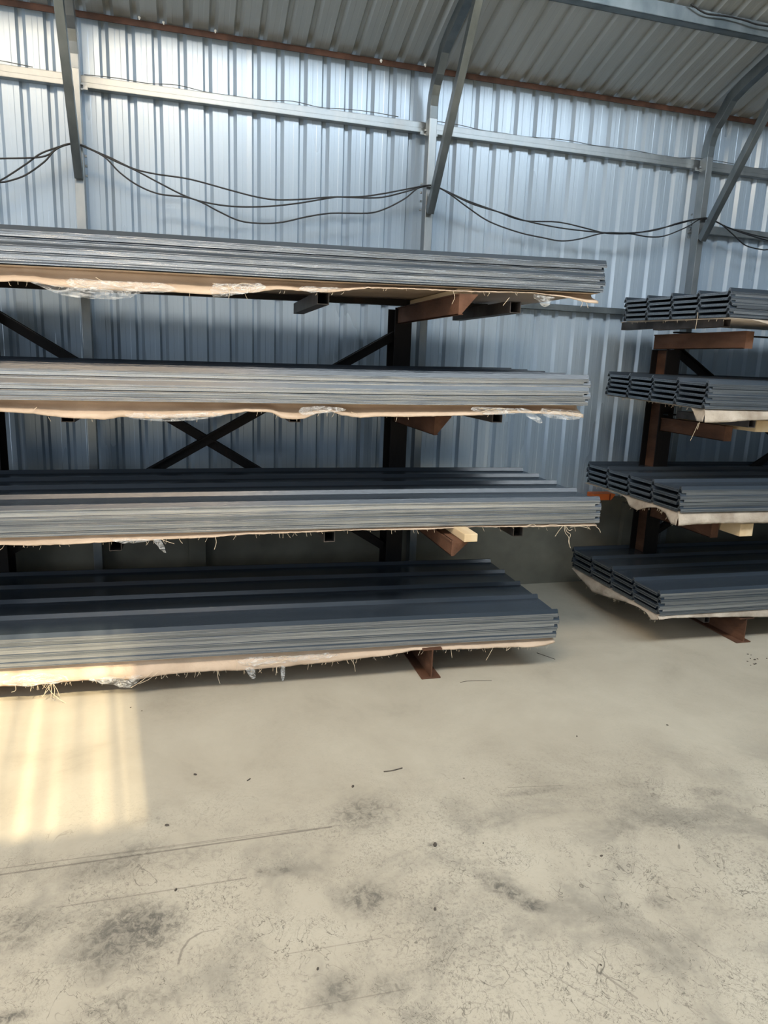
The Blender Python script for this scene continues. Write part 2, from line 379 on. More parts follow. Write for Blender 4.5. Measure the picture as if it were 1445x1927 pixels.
# ------------------------------------------------------------------ eave, girts, purlins
def wbar(name, mat_, x0, x1, ya, yb, za, zb, parent=None, origin=None, bevel=0):
    vs = [wp(a, b, c) for c in (za, zb) for a, b in ((x0, ya), (x1, ya), (x1, yb), (x0, yb))]
    return MB().add(vs, [(0,3,2,1),(4,5,6,7),(0,1,5,4),(1,2,6,5),(2,3,7,6),(3,0,4,7)]).build(name, mat_, parent, bevel=bevel, origin=origin)
ea = MB()
for (ya, yb, za, zb) in ((-.045, -.038, 3.262, 3.291), (-.045, .0, 3.288, 3.293)):
    vs = [wp(a, b, c) for c in (za, zb) for a, b in ((X0, ya), (X1, ya), (X1, yb), (X0, yb))]
    ea.add(vs, [(0,3,2,1),(4,5,6,7),(0,1,5,4),(1,2,6,5),(2,3,7,6),(3,0,4,7)])
eave = tag(ea.build('eave_angle', M_EAVE), 'long rust-brown steel angle where the wall sheets meet the roof', 'steel angle')
def ball(mb, c, r, seed=0):
    bm = bmesh.new(); bmesh.ops.create_icosphere(bm, subdivisions=2, radius=r)
    for v_ in bm.verts: v_.co *= 1 + .35*noise.noise(v_.co*60/ (r*60+.2) + Vector((seed, 0, 0)))
    mb.add([v_.co + Vector(c) for v_ in bm.verts], [tuple(x.index for x in q.verts) for q in bm.faces]); bm.free(); return mb
for i, px in enumerate(((262, 33), (308, 42), (405, 58), (717, 114), (800, 122))):
    p = hit(px[0], px[1], 1, 4.44); b_ = MB(); ball(b_, p, .0075, i)
    b_.box((p.x-.003, p.y-.004, p.z-.012), (p.x+.003, p.y+.0, p.z)); b_.build('screw', M_FOAM, eave)
def channel(name, zc, h, x0, x1, label, mat_=M_GALV, d=.045):
    q = MB()
    for (ya, yb, za, zb) in ((-.006-d, -.006-d+.003, zc-h/2, zc+h/2), (-.006-d, -.006, zc+h/2-.003, zc+h/2), (-.006-d, -.006, zc-h/2, zc-h/2+.003), (-.006-d-.0015, -.006-d, zc-.004, zc+.004)):
        vs = [wp(a, b, c) for c in (za, zb) for a, b in ((x0, ya), (x1, ya), (x1, yb), (x0, yb))]
        q.add(vs, [(0,3,2,1),(4,5,6,7),(0,1,5,4),(1,2,6,5),(2,3,7,6),(3,0,4,7)])
    return tag(q.build(name, mat_), label, 'wall rail')
channel('wall_girt', 2.955, .058, X0, X1, 'long galvanised wall rail just below the rust-brown eave angle')
channel('wall_girt', 2.545, .055, 3.38, X1, 'short galvanised wall rail right of the rightmost frame, level with the cables')
channel('wall_girt', 1.955, .040, X0, X1, 'dull grey wall rail seen between the two top stacks', M_GALVD)
pu = MB()
y_p = -.70; zr = EAVE + ROOF_T*(-y_p)
for (ya, yb, za, zb) in ((y_p-.03, y_p-.026, zr-.075, zr-.002), (y_p-.03, y_p+.03, zr-.075, zr-.071), (y_p+.026, y_p+.03, zr-.075, zr-.05)):
    vs = [wp(a, b, c) for c in (za, zb) for a, b in ((X0, ya), (X1, ya), (X1, yb), (X0, yb))]
    pu.add(vs, [(0,3,2,1),(4,5,6,7),(0,1,5,4),(1,2,6,5),(2,3,7,6),(3,0,4,7)])
tag(pu.build('roof_purlin', M_GALVD), 'dark steel purlin crossing under the roof sheets at the top right corner', 'roof beam')
pts = [hit(a, b, 1, 3.80) for a, b in ((1300, 8), (1325, 24), (1345, 28), (1370, 31), (1400, 38), (1425, 46), (1450, 50), (1500, 58))]
tag(MB().path(smoothed(pts), .0045).build('electric_cable', M_CABLE, smooth=True), 'black cable sagging from the dark roof purlin at the top right', 'cable')

# ------------------------------------------------------------------ portal frames
def frame(xw, label, dark):
    base = wp(xw, -.13, 0)
    t = empty('portal_frame', base, label, 'steel frame', 'bent steel frames of the shed')
    hw = .024
    def fp(x, y, z): return wp(xw + x, y, z) - base
    yf, yb = -.158, -.085
    # post and curved haunch and rafter, one swept box: centreline in (y, z)
    def sweep(cl, half_t, name, mat_, hw_=hw):
        m = MB(); n = len(cl); v = []; f = []
        for i, (y, z) in enumerate(cl):
            a = Vector(cl[max(i-1, 0)]); b = Vector(cl[min(i+1, n-1)]); d = (b - a).normalized(); nn = Vector((d.y, -d.x))
            for s_, sx in ((-1, -1), (-1, 1), (1, 1), (1, -1)):
                v.append(fp(sx*hw_, y + nn.x*s_*half_t, z + nn.y*s_*half_t))
        for i in range(n-1):
            for k in range(4):
                f.append((4*i+k, 4*i+(k+1) % 4, 4*i+4+(k+1) % 4, 4*i+4+k))
        f += [(0, 1, 2, 3), (4*n-1, 4*n-2, 4*n-3, 4*n-4)]
        m.add(v, f); return m.build(name, mat_, t, bevel=.002)
    yc = (yf + yb)/2
    sweep([(yc, 0), (yc, 1.5), (yc, 2.98)], .036, 'post', M_GALV)
    arc = [(yc, 2.98), (yc-.004, 3.05), (yc-.02, 3.11), (yc-.05, 3.165), (yc-.095, 3.21), (yc-.16, 3.25)]
    rz = lambda y: EAVE + ROOF_T*(-y) - .075
    arc += [(y, rz(y)) for y in (-.40, -.8, -2.0, -6.2)]
    arc[5] = (yc-.17, rz(yc-.17)-.012)
    sweep(arc, .034, 'rafter', M_GALVD if dark else M_GALV)
    sweep([(-.168, 2.45), (-.90, 2.45 + .73*1.53), (-.92, 2.45+.75*1.53)], .024, 'knee_brace', M_GALVD, .021)
    for i, (yy, zz) in enumerate(((-.10, 2.925), (-.10, 2.90), (-.07, 2.63), (-.07, 2.58), (-.07, 2.53), (-.07, 2.48))):
        sgn = 1 if xw < 0 else -1
        b_ = MB(); c = fp(sgn*(hw+.004), yy, zz)
        b_.box((c.x-.006, c.y-.006, c.z-.006), (c.x+.006, c.y+.006, c.z+.006)); b_.build('bolt', M_GALV, t, bevel=.002)
    c = MB(); vs = [fp(a, b, cc) for cc in (2.905, 2.925) for a, b in ((-.055, -.085), (.055, -.085), (.055, -.052), (-.055, -.052))]
    c.add(vs, [(0,3,2,1),(4,5,6,7),(0,1,5,4),(1,2,6,5),(2,3,7,6),(3,0,4,7)]); c.build('girt_cleat', M_GALV, t)
    return t
frame(-.585, 'bent steel frame at the far left with a slanting knee brace', False)
frame(1.395, 'bent steel frame in the middle, its grey brace ending above the top stack', True)
frame(3.375, 'bent steel frame at the right with a dark slanting brace', True)

# ------------------------------------------------------------------ cables
CY_ = 4.325
def cpl(px, py):   # traced on the vertical plane just in front of the posts
    p = hit(px, py, 1, CY_); return hit(px, py, 1, CY_ + math.tan(WYAW)*p.x)
cab = {
 'upper': [(-60,372),(0,340),(20,328),(50,308),(75,290),(100,280),(132,271),(150,272),(180,285),(210,298),(250,317),(290,327),(345,335),(380,343),(430,357),(480,370),(520,376),(570,375),(620,371),(680,370),(723,364),(760,357),(803,349),(820,351),(845,362),(880,378),(930,396),(985,415),(1050,418),(1100,429),(1135,438),(1165,440),(1200,438),(1250,428),(1318,411),(1340,414),(1375,430),(1445,448),(1500,452)],
 'middle': [(-60,300),(0,299),(70,297),(95,290),(110,278),(132,271),(150,273),(188,289),(215,303),(255,321),(300,345),(350,370),(390,382),(440,389),(500,389),(560,383),(620,373),(640,371),(690,373),(723,371),(760,362),(803,350),(820,352),(850,366),(890,385),(940,400),(985,415),(1040,427),(1090,434),(1135,438),(1170,439),(1190,441),(1220,446),(1250,444),(1290,428),(1318,412),(1340,415),(1380,433),(1445,453),(1500,458)],
 'lower': [(-60,345),(0,344),(20,341),(50,330),(85,305),(105,283),(132,272),(150,274),(195,295),(225,325),(260,350),(300,366),(350,372),(380,382),(410,398),(450,416),(490,421),(530,419),(580,408),(625,402),(690,402),(723,394),(760,375),(785,355),(803,350),(820,352),(845,366),(880,392),(920,418),(975,438),(1020,448),(1055,454),(1090,450),(1135,439),(1180,439),(1230,434),(1275,420),(1318,412),(1350,420),(1375,440),(1400,462),(1430,470),(1445,470),(1500,466)]}
for k, (nm, pts) in enumerate(cab.items()):
    P3 = [cpl(*p) + Vector((0, -.006*k, 0)) for p in pts]
    # the cables pass over the front of the posts
    tag(MB().path(smoothed(P3, 5), .0043).build('electric_cable', M_CABLE, smooth=True),
        {'upper': 'black cable along the wall, the topmost line of the three between the frames', 'middle': 'black cable along the wall, hanging between the other two lines',
         'lower': 'black cable along the wall that sags lowest between the frames'}[nm], 'cable', 'black cables slung along the wall')
random.seed(5)
def girt_wire(x0, x1, z, lab):
    pts = []; x = x0
    while x < x1:
        pts.append(wp(x, -.04 + random.uniform(-.004, .004), z + random.uniform(-.008, .010))); x += .16
    tag(MB().path(smoothed(pts, 4), .0022, 5).build('tie_wire', M_WIRE, smooth=True), lab, 'wire')
girt_wire(-1.6, -.65, 3.000, 'thin grey wire lying on the wall rail left of the far left frame')
girt_wire(-.55, 1.35, 2.994, 'thin grey wire lying on the wall rail between the left and middle frames')
girt_wire(1.43, 4.0, 2.992, 'thin grey wire lying on the wall rail right of the middle frame')

# ------------------------------------------------------------------ the racks
S1 = .03                                    # the left rack stands slightly askew to the wall
def ry(x, y): return y - S1*(x - 1.8)       # y at x on the left rack for a line that is at y when x = 1.8
def ibeam_y(mb, xc, y0, y1, z0, z1, fw, t=.007):
    mb.box((xc-fw/2, y0, z0), (xc+fw/2, y1, z0+t)); mb.box((xc-fw/2, y0, z1-t), (xc+fw/2, y1, z1)); mb.box((xc-t/2, y0, z0+t), (xc+t/2, y1, z1-t)); return mb
def column(parent, xc, yf, top, base):
    m = MB(); fw, t, d = .103, .009, .165
    m.box((xc-fw/2, yf, 0), (xc+fw/2, yf+t, top)); m.box((xc-fw/2, yf+d-t, 0), (xc+fw/2, yf+d, top)); m.box((xc-t/2, yf+t, 0), (xc+t/2, yf+d-t, top))
    m.v = [v - base for v in m.v]; return m.build('column', M_RACK, parent, bevel=.0015)
def arm(parent, x, y0, y1, z0, z1, base, gusset=True, fw=.09, square=False):
    m = MB(); t = .007
    m.box((x, y0, z0), (x+t, y1, z1)); m.box((x-.006, y0, z1-t), (x+fw, y1, z1)); m.box((x, y0, z0), (x+.025, y1, z0+.005))
    m.v = [v - base for v in m.v]; a = m.build('arm', M_RUST, parent, bevel=.001)
    if gusset:
        q = MB(); q.prism([(x, z1-.001), (x+fw, z1-.001), (x + (fw if square else .012), z0), (x, z0)], lambda a_, b_, t_: (a_, t_, b_), y0-.007, y0)
        q.v = [v - base for v in q.v]; q.build('gusset', M_RUST, a)
    return a
LV1 = {  # level: (arm z0, z1, tip y, crossbar z0, z1)
 1: (1.770, 1.862, 3.09), 2: (1.200, 1.296, 3.34), 3: (.668, .742, 3.00)}
b1 = Vector((1.18, 4.16, 0))
rack1 = empty('cantilever_rack', b1, 'dark steel cantilever rack on the left carrying four long stacks', 'storage rack')
for xc in (1.182, -1.075, -3.24):
    yf = ry(xc, 4.065); column(rack1, xc, yf, 1.86, b1)
    for lv, (z0, z1, yt) in LV1.items():
        arm(rack1, xc-.035, ry(xc, yt - .02), yf, z0 - (0 if xc > 0 else .02), z1 - (0 if xc > 0 else .02), b1)
    m = MB(); ibeam_y(m, xc-.063, ry(xc, 3.075), yf, 0, .160, .10); m.v = [v - b1 for v in m.v]; m.build('foot', M_RUST, rack1, bevel=.001)
def bp_(px, py, y): return hit(px, py, 1, y)
def brace(parent, p, q, base, wd=.055):
    m = MB(); m.bar(Vector(p)-base, Vector(q)-base, .008, wd, (0, 0, 1)); d = (Vector(q)-Vector(p)).normalized()
    off = Vector((0, -.02, 0)); m.bar(Vector(p)-base+off+Vector((0, 0, wd/2-.003)), Vector(q)-base+off+Vector((0, 0, wd/2-.003)), .04, .006, (0, 0, 1))
    return m.build('brace', M_RACK, parent)
brace(rack1, (1.14, 4.17, 1.70), (-1.05, 4.21, .42), b1)
brace(rack1, (-1.05, 4.24, 1.74), (1.14, 4.20, .40), b1)
brace(rack1, (-1.02, 4.24, 1.70), (-3.12, 4.28, .42), b1)
brace(rack1, (-3.12, 4.30, 1.74), (-1.02, 4.26, .40), b1)
# crossbars: open square tubes traced by the middle of their mouths, welded to a flat rail behind
for pxs, y_, s_, zz in ((((608, 561), (970, 578)), 3.15, .054, 1.81), (((127, 783), (555, 784), (936, 785)), 3.18, .052, 1.32),
                        (((217, 1026), (620, 1010), (975, 1000)), 3.12, .052, .75), (((891, 1217),), 3.14, .036, .15)):
    for px in pxs:
        c = hit(px[0], px[1], 1, y_); c = hit(px[0], px[1], 1, ry(c.x, y_))
        m = MB(); m.tube_sq(c - b1, Vector((c.x, c.y + .78, c.z + .0)) - b1, s_, .003); m.build('crossbar', M_TUBE, rack1)
for za_, zb_ in ((1.828, 1.880), (1.305, 1.352), (.715, .765)):
    m = MB(); m.bar(Vector((-3.2, ry(-3.2, 3.90), za_))-b1, Vector((1.62, ry(1.62, 3.90), zb_))-b1, .05, .03); m.build('rear_rail', M_RACK, rack1)
m = MB(); m.bar(Vector((-3.2, ry(-3.2, 3.9), .132))-b1, Vector((1.4, ry(1.4, 3.9), .132))-b1, .05, .008); m.build('rear_rail', M_RACK, rack1)

b2 = Vector((2.97, 4.08, 0))
rack2 = empty('cantilever_rack', b2, 'rust-stained steel cantilever rack on the right carrying four stacks', 'storage rack')
for xc in (2.975, 5.14):
    column(rack2, xc, 4.0, 1.695, b2)
    m = MB(); m.box((xc-.010, 4.012, .02), (xc-.0055, 4.155, 1.69)); m.v = [v-b2 for v in m.v]; m.build('column_web', M_RUST, rack2)
    for (z0, z1, yt) in ((1.690, 1.790, 3.34), (1.175, 1.262, 3.42), (.60, .69, 3.42)):
        arm(rack2, xc-(.052 if z0 > 1.5 else .035), yt, 4.15 if z0 > 1.5 else 4.0, z0 + (.006 if z0 > 1.5 else 0), z1, b2, True, .05, True)
    m = MB(); ibeam_y(m, xc + .14, 3.225, 4.0, 0, .155, .10); m.v = [v-b2 for v in m.v]; m.build('foot', M_RUST, rack2, bevel=.001)
brace(rack2, (3.02, 4.06, 1.70), (5.1, 4.06, .42), b2); brace(rack2, (5.1, 4.12, 1.70), (3.02, 4.12, .42), b2)
for (px, py, y_, s_) in ((1288, 607, 3.75, .05), (1368, 607, 3.35, .045), (1415, 797, 3.26, .045), (1330, 1166, 3.27, .036)):
    c = hit(px, py, 1, y_); m = MB(); m.tube_sq(c - b2, Vector((c.x, c.y+.62, c.z))-b2, s_, .003); m.build('crossbar', M_TUBE, rack2)
for zr_ in (1.80, 1.285, .70, .13):
    m = MB(); m.bar(Vector((2.93, 3.95, zr_))-b2, Vector((6.4, 3.95, zr_))-b2, .05, .008); m.build('rear_rail', M_RACK, rack2)

# timber packers standing on the arms
def timber(x0, x1, y0, y1, z0, z1, label):
    c = Vector(((x0+x1)/2, (y0+y1)/2, z0)); m = MB(); m.box((x0, y0, z0), (x1, y1, z1))
    return tag(m.build('timber_packer', M_WOOD, bevel=.004, origin=c), label, 'wood block', 'sawn timber packers on the rack arms')
timber(1.195, 1.262, 2.96, 4.0, .742, .781, 'pale yellow timber packer poking out under the third stack of the left rack')
timber(1.16, 1.235, 3.15, 4.0, 1.862, 1.889, 'timber packer between arm and wrap under the top left stack')
timber(1.16, 1.235, 3.36, 4.0, 1.296, 1.352, 'timber packer on the arm under the second stack of the left rack')

# ------------------------------------------------------------------ ribbed steel sheets
RH, TH, STEP = .019, .0026, .003
def sheet_profile(lip):
    t = [(0, -lip), (0, 0), (.010, RH), (.020, RH), (.031, 0)]
    for k in range(1, 5):
        c = .022 + .2345*k; e = .022 if k < 4 else .022
        t += [(c-.1175, .0002)]
        t += [(c-.0155, 0), (c-.005, RH), (c+.005, RH), (c+.0155, 0)]
    return t
def sheet_mesh(xs, zf, lip, name, sgn, ysl):
    """a sheet running from its end (local x = 0) along sgn x; zf(x) = how the sheet sags, ysl = rear rise"""
    pr = sheet_profile(lip); n = len(pr); v = []; f = []
    for x in xs:
        cut = lambda z: 0 if (z < 0 and x < .0261) else z        # the turned lip starts a little in from the end
        for (y, z) in pr: v.append((sgn*x, y, cut(z) + zf(x) + ysl*y))
        for q, (y, z) in enumerate(pr):
            if q == 0 and lip > 0 and x >= .0261: v.append((sgn*x, .0015, z + zf(x)))
            else: v.append((sgn*x, y + (.0006 if q == 1 else 0), cut(z) - TH + zf(x) + ysl*y))
    for i in range(len(xs)-1):
        a, b = 2*n*i, 2*n*(i+1)
        for k in range(n-1):
            f += [(a+k, b+k, b+k+1, a+k+1), (a+n+k, a+n+k+1, b+n+k+1, b+n+k)]
        f += [(a, a+n, b+n, b), (a+n-1, b+n-1, b+2*n-1, a+2*n-1)]
    for a in (0, 2*n*(len(xs)-1)):
        for k in range(n-1): f.append((a+k, a+k+1, a+n+k+1, a+n+k))
    me = mesh(v, f, name); me.materials.append(M_SHEET); me.materials.append(M_EDGE)
    nmid = 2*(n-1) + 2
    for i, p in enumerate(me.polygons):
        if i >= (len(xs)-1)*nmid or (i % nmid) >= nmid - 2 or (i % nmid) == 0: p.material_index = 1
    return me
ONES = 'zeroth first second third fourth fifth sixth seventh eighth ninth tenth eleventh twelfth thirteenth fourteenth fifteenth sixteenth seventeenth eighteenth nineteenth twentieth'.split()
def ordinal(k):
    if k <= 20: return ONES[k]
    if k == 30: return 'thirtieth'
    return ('twenty-' if k < 30 else 'thirty-') + ONES[k % 10]
def sheet_stack(xe, yf, layers, per, pitch, z0f, sgn, length, ysl, where, group, setback=(), short=''):
    """z0f(x) gives the height of the lowest sheet at world x"""
    xs = [0, .1, .25, .5, .8, 1.15, 1.6, 2.1, 2.6, 3.2, 4.0, length]; xs = [x for x in xs if x < length] + [length]
    zf = lambda x: z0f(xe + sgn*x) - z0f(xe)
    gap = pitch - per*STEP
    xs = [0, .026, .0262] + xs[1:]
    me0 = sheet_mesh(xs, zf, 0, 'ribbed_sheet', sgn, ysl); me1 = sheet_mesh(xs, zf, gap - .0008, 'ribbed_sheet_lipped', sgn, ysl)
    proto = {0: bpy.data.objects.new('roofing_sheet', me0), 1: bpy.data.objects.new('roofing_sheet', me1)}
    tot = layers*per; i = 0; oy = 0
    rz = -math.atan(S1) if sgn < 0 else 0
    for ly in range(layers):
        ex = random.uniform(-.008, .008); ey = random.uniform(-.002, .003) + (setback[ly] if ly < len(setback) else 0)
        for k in range(per):
            o = proto[1 if (k == 0 and ly > 0) else 0].copy(); COL.objects.link(o)
            o.location = (xe + ex + random.uniform(-.0025, .0025), yf + ey + random.uniform(-.0009, .0009), z0f(xe) + TH + ly*pitch + k*STEP)
            o.rotation_euler = (0, 0, rz + random.uniform(-.0002, .0002))
            i += 1
            nth = tot - i + 1
            if i == tot: lab = 'slate ribbed sheet topmost on ' + where
            elif i == 1: lab = 'slate ribbed sheet lowest in ' + where
            else: lab = 'slate ribbed sheet, ' + ordinal(nth) + ' from the top of ' + short
            tag(o, lab, 'metal sheet', group)
    for p in proto.values(): bpy.data.objects.remove(p)
tab1 = {1: [(-3.5, 1.85), (-.73, 1.869), (-.34, 1.877), (.52, 1.884), (1.87, 1.910)],
        2: [(-3.5, 1.32), (-.77, 1.342), (.07, 1.351), (1.02, 1.362), (1.85, 1.381)],
        3: [(-3.5, .73), (-.81, .767), (.06, .777), (1.05, .786), (1.98, .789)],
        4: [(-3.5, .175), (-.85, .179), (.05, .182), (1.08, .181), (1.80, .178)]}
def curve_of(tab):
    return lambda x: (interp(tab, x-.15) + interp(tab, x) + interp(tab, x+.15))/3
Z1 = {k: curve_of(t) for k, t in tab1.items()}
random.seed(11)
ST1 = {1: (1.868, 3.085, 5, 5, .0276, 0), 2: (1.848, 3.087, 5, 5, .0276, .020), 3: (1.968, 3.080, 4, 6, .0328, .004), 4: (1.80, 3.090, 4, 7, .0366, .0)}
short1 = {1: "the left rack's topmost stack", 2: "the left rack's second stack", 3: "the left rack's third stack", 4: "the left rack's lowest stack"}
names1 = {1: 'the topmost stack of the left rack', 2: 'the second stack from the top of the left rack', 3: 'the third stack from the top of the left rack', 4: 'the lowest stack of the left rack, nearest the floor'}
for lv, (xe, yf, la, pe, pi, ysl) in ST1.items():
    sheet_stack(xe, yf, la, pe, pi, Z1[lv], -1, 5.3, ysl, names1[lv], 'ribbed sheets in ' + names1[lv], (0, 0, 0, .008, .008) if lv == 2 else (0, 0, .0, .003), short1[lv])
ST2 = {1: (2.712, 3.232, 5, 5, .0288, 1.848, .022), 2: (2.640, 3.230, 5, 5, .0294, 1.368, .026), 3: (2.552, 3.225, 4, 6, .0356, .802, .0), 4: (2.505, 3.225, 4, 7, .0366, .203, .0)}
names2 = {1: 'the topmost stack of the right rack', 2: 'the second stack from the top of the right rack', 3: 'the third stack from the top of the right rack', 4: 'the lowest stack of the right rack, nearest the floor'}
for lv, (xe, yf, la, pe, pi, z, ysl) in ST2.items():
    sheet_stack(xe, yf, la, pe, pi, (lambda x, z=z: z), 1, 4.0, ysl, names2[lv], 'ribbed sheets in ' + names2[lv], (), short1[lv].replace('left', 'right'))

# ------------------------------------------------------------------ packing wraps under the stacks
def nz3(x, y, z): return noise.noise(Vector((x, y, z)))
def skirt(top, bot, n_v, amp, out, seed, tuck=0):
    """cloth hanging between two equally sampled edges; out = unit direction it billows to"""
    v = []; f = []; n = len(top); o = Vector(out)
    for i in range(n):
        for j in range(n_v+1):
            t = j/n_v; p = top[i].lerp(bot[i], t)
            tk = tuck*(1 - min(1, max(0, (t-.28)/.5))**1.2)
            p = p - o*tk
            b = amp*(math.sin(t*2.6)*(.6 + nz3(p.x*3, p.y*3, seed)) + .8*t*nz3(p.x*11, p.y*11, t*2 + seed) + .35*t*nz3(p.x*31, p.y*31, t*5+seed))
            v.append(p + o*b)
    for i in range(n-1):
        for j in range(n_v): a = i*(n_v+1)+j; f.append((a, a+1, a+n_v+2, a+n_v+1))
    return v, f
def traced_edge(pl, ax, val, n, lo, hi, yfun=None):
    """resample a traced lower edge: returns points at n even steps along the free axis"""
    P3 = []
    for px, py in pl:
        p = hit(px, py, ax, val)
        if yfun: p = hit(px, py, ax, yfun(p.x))
        P3.append(p)
    fa = 0 if ax == 1 else 1
    P3.sort(key=lambda p: p[fa]); tab = [(p[fa], p.z) for p in P3]
    return tab
def wrap_left(lv, edge, label, matx, rec=.030, films=(), strands=(), x_end=None, tufts=0):
    xe, yf = ST1[lv][0], ST1[lv][1]
    yfun = lambda x: ry(x, yf + rec)
    tab = traced_edge(edge, 1, yf+rec, 0, 0, 0, yfun)
    xr = min(tab[-1][0], xe - .01) if x_end is None else x_end
    base = Vector((0.5, yf + .4, Z1[lv](0.5) - .012))
    n = 260; xs = [-2.6 + (xr + 2.6)*i/(n-1) for i in range(n)]
    zc = lambda x: Z1[lv](x) - .0005
    top = [Vector((x, yfun(x) + (.012 if lv < 3 else .006), zc(x) - .003)) for x in xs]
    bot = [Vector((x, yfun(x) - .012, min(interp(tab, x) + .0025*nz3(x*40, 0, lv) + .0015*nz3(x*120, 3, lv), zc(x)-.006))) for x in xs]
    m = MB(); v, f = skirt(top, bot, 10, .010, (0, -1, 0), lv*3.1, (.055 if lv < 3 else .015))
    # flat part under the sheets
    v2 = []; f2 = []; dep = .93; ys = (0, .1, .3, .6, dep)
    for x in xs[::4] + [xs[-1]]:
        for q in ys: v2.append(Vector((x, yfun(x) + q, zc(x) - .003 + ST1[lv][5]*(q+rec))))
    k = len(ys); cnt = len(v2)//k
    for i in range(cnt-1):
        for j in range(k-1): a = i*k+j; f2.append((a, a+1, a+k+1, a+k))
    m.add(v, f); m.add(v2, f2); m.v = [q - base for q in m.v]
    o = m.build('packing_wrap', matx, smooth=True); o.location = base
    sd = o.modifiers.new('thick', 'SOLIDIFY'); sd.thickness = .0016; sd.offset = 0
    tag(o, label, 'packing wrap', 'wraps under the sheet stacks')
    details(o, base, films, strands, lambda px, py: hit(px, py, 1, ry(hit(px, py, 1, yf+rec).x, yf+rec-.020)), tufts, xs, bot)
    return o
def details(o, base, films, strands, place, tufts=0, xs=None, bot=None):
    for fi, poly in enumerate(films):
        P3 = [place(*p) for p in poly]; half = len(P3)//2; A = P3[:half]; B = P3[half:][::-1]
        A = smoothed(A, 8); B = smoothed(B, 8); k = min(len(A), len(B)); A = A[:k]; B = B[:k]
        v = []; f = []; nv = 8
        for i in range(k):
            for j in range(nv+1):
                wdt = min(1, 2.2*math.sin(math.pi*(i+.4)/(k-.2)))*.5; p = A[i].lerp(B[i], .5 + (j/nv-.5)*2*wdt); q = p*38
                v.append(p - base + Vector((0, -.004 + .020*nz3(q.x, q.z, fi) , .004*nz3(q.x*.7, q.z, fi+5))))
        for i in range(k-1):
            for j in range(nv): a = i*(nv+1)+j; f.append((a, a+1, a+nv+2, a+nv+1))
        MB().add(v, f).build('plastic_film', M_FILM, o, smooth=True)['label'] = 'clear crinkled plastic film'
    m = MB()
    for s in strands:
        P3 = [place(*p) - base + Vector((0, -.003, 0)) for p in s]
        m.path(smoothed(P3, 4) if len(P3) > 2 else P3, .0011, 5)
    if tufts and xs:
        for _ in range(tufts):
            i = random.randrange(len(xs)//4, len(xs)-2); p = bot[i] - base
            ln = random.uniform(.006, .028); a = random.uniform(-.8, .8)
            m.path([p + Vector((0, 0, .004)), p + Vector((a*ln*.5, -.004, -ln*.5)), p + Vector((a*ln, -.006, -ln*random.uniform(.6, 1)))], .0006, 4)
    if m.v:
        q = m.build('loose_fibres', M_FIBRE, o); q['kind'] = 'stuff'; q['label'] = 'straw-coloured loose threads'

wrap_left(1, [(-80,530),(0,531),(30,530),(60,531),(110,540),(180,545),(250,549),(300,549),(400,555),(480,551),(520,545),(560,548),(620,551),(640,549),(690,543),(760,544),(860,549),(950,551),(1000,552),(1060,560),(1100,570),(1127,572)],
    'brown paper and film wrap sagging under the topmost stack of the left rack', M_KRAFT, films=(
    [(120,522),(200,528),(330,534), (330,552),(210,548),(130,542)], [(40,522),(90,535),(150,542),(210,546),(268,548), (262,556),(225,563),(170,562),(120,556),(75,540)],
    [(395,533),(440,534),(500,532), (500,548),(440,556),(395,562)], [(1000,553),(1020,556),(1045,560), (1040,562),(1028,577),(1008,566)],
    [(560,538),(600,540),(640,541), (640,547),(600,550),(565,548)]),
    strands=([(100,528),(125,534),(160,541),(165,538)], [(180,522),(199,533)], [(212,530),(240,540),(262,547)], [(428,535),(432,548),(430,562)], [(430,545),(455,533),(480,538)], [(400,533),(420,540),(445,548)],
             [(852,548),(855,560),(850,572)], [(958,560),(950,570),(946,575)], [(1090,562),(1095,570),(1092,578)], [(1103,570),(1106,580)]), tufts=30)
wrap_left(2, [(-80,772),(0,774),(60,778),(130,786),(200,789),(230,784),(270,787),(300,787),(360,785),(400,783),(464,774),(511,776),(530,787),(550,789),(572,787),(594,778),(624,774),(641,781),(677,786),(710,783),(760,784),(800,783),(900,781),(980,776),(1060,781),(1098,786)],
    'brown paper wrap with torn film under the second stack of the left rack', M_KRAFT, films=(
    [(230,776),(270,777),(310,779),(370,777),(430,775), (430,781),(370,790),(315,793),(270,790),(240,786)],
    [(880,764),(920,766),(960,768),(1000,769), (1000,778),(960,779),(920,780),(892,776)], [(980,768),(1000,775),(1012,782), (1023,796),(1008,794),(985,780)], [(1010,767),(1050,770),(1094,774), (1096,788),(1060,790),(1020,783)],
    [(560,768),(600,764),(650,768), (650,774),(605,778),(565,782)]),
    strands=([(62,772),(70,766)], [(900,768),(960,775),(1010,778)], [(905,775),(940,768),(985,777)], [(1020,770),(1060,778),(1090,783)], [(1040,773),(1098,780)], [(1060,782),(1070,790)], [(660,775),(672,780)]), tufts=40)
wrap_left(3, [(-80,1027),(0,1024),(60,1025),(140,1022),(200,1018),(290,1015),(340,1013),(400,1010),(460,1004),(560,1001),(640,997),(800,995),(880,991),(1000,990),(1120,988)],
    'thin frayed wrap under the third stack of the left rack', M_KRAFT, rec=.02, films=(
    [(205,1012),(240,1013),(280,1014), (285,1018),(240,1022),(210,1018)], [(283,1014),(292,1014),(304,1014), (314,1041),(306,1037),(294,1024)]),
    strands=([(302,1014),(312,1018),(328,1023)], [(404,1008),(407,1020),(403,1034)], [(1062,988),(1066,1000),(1073,1006),(1069,1018),(1073,1031)], [(1064,990),(1070,998),(1076,996)], [(1058,990),(1050,1000),(1044,1009)], [(1120,990),(1127,996),(1129,1002)],
             [(1072,992),(1090,990),(1108,994)], [(1085,990),(1100,988),(1110,996)], [(1028,989),(1040,987),(1062,990)], [(990,990),(1002,986),(1010,991)], [(1061,989),(1063,1002),(1069,1010),(1071,1024)]), tufts=70)
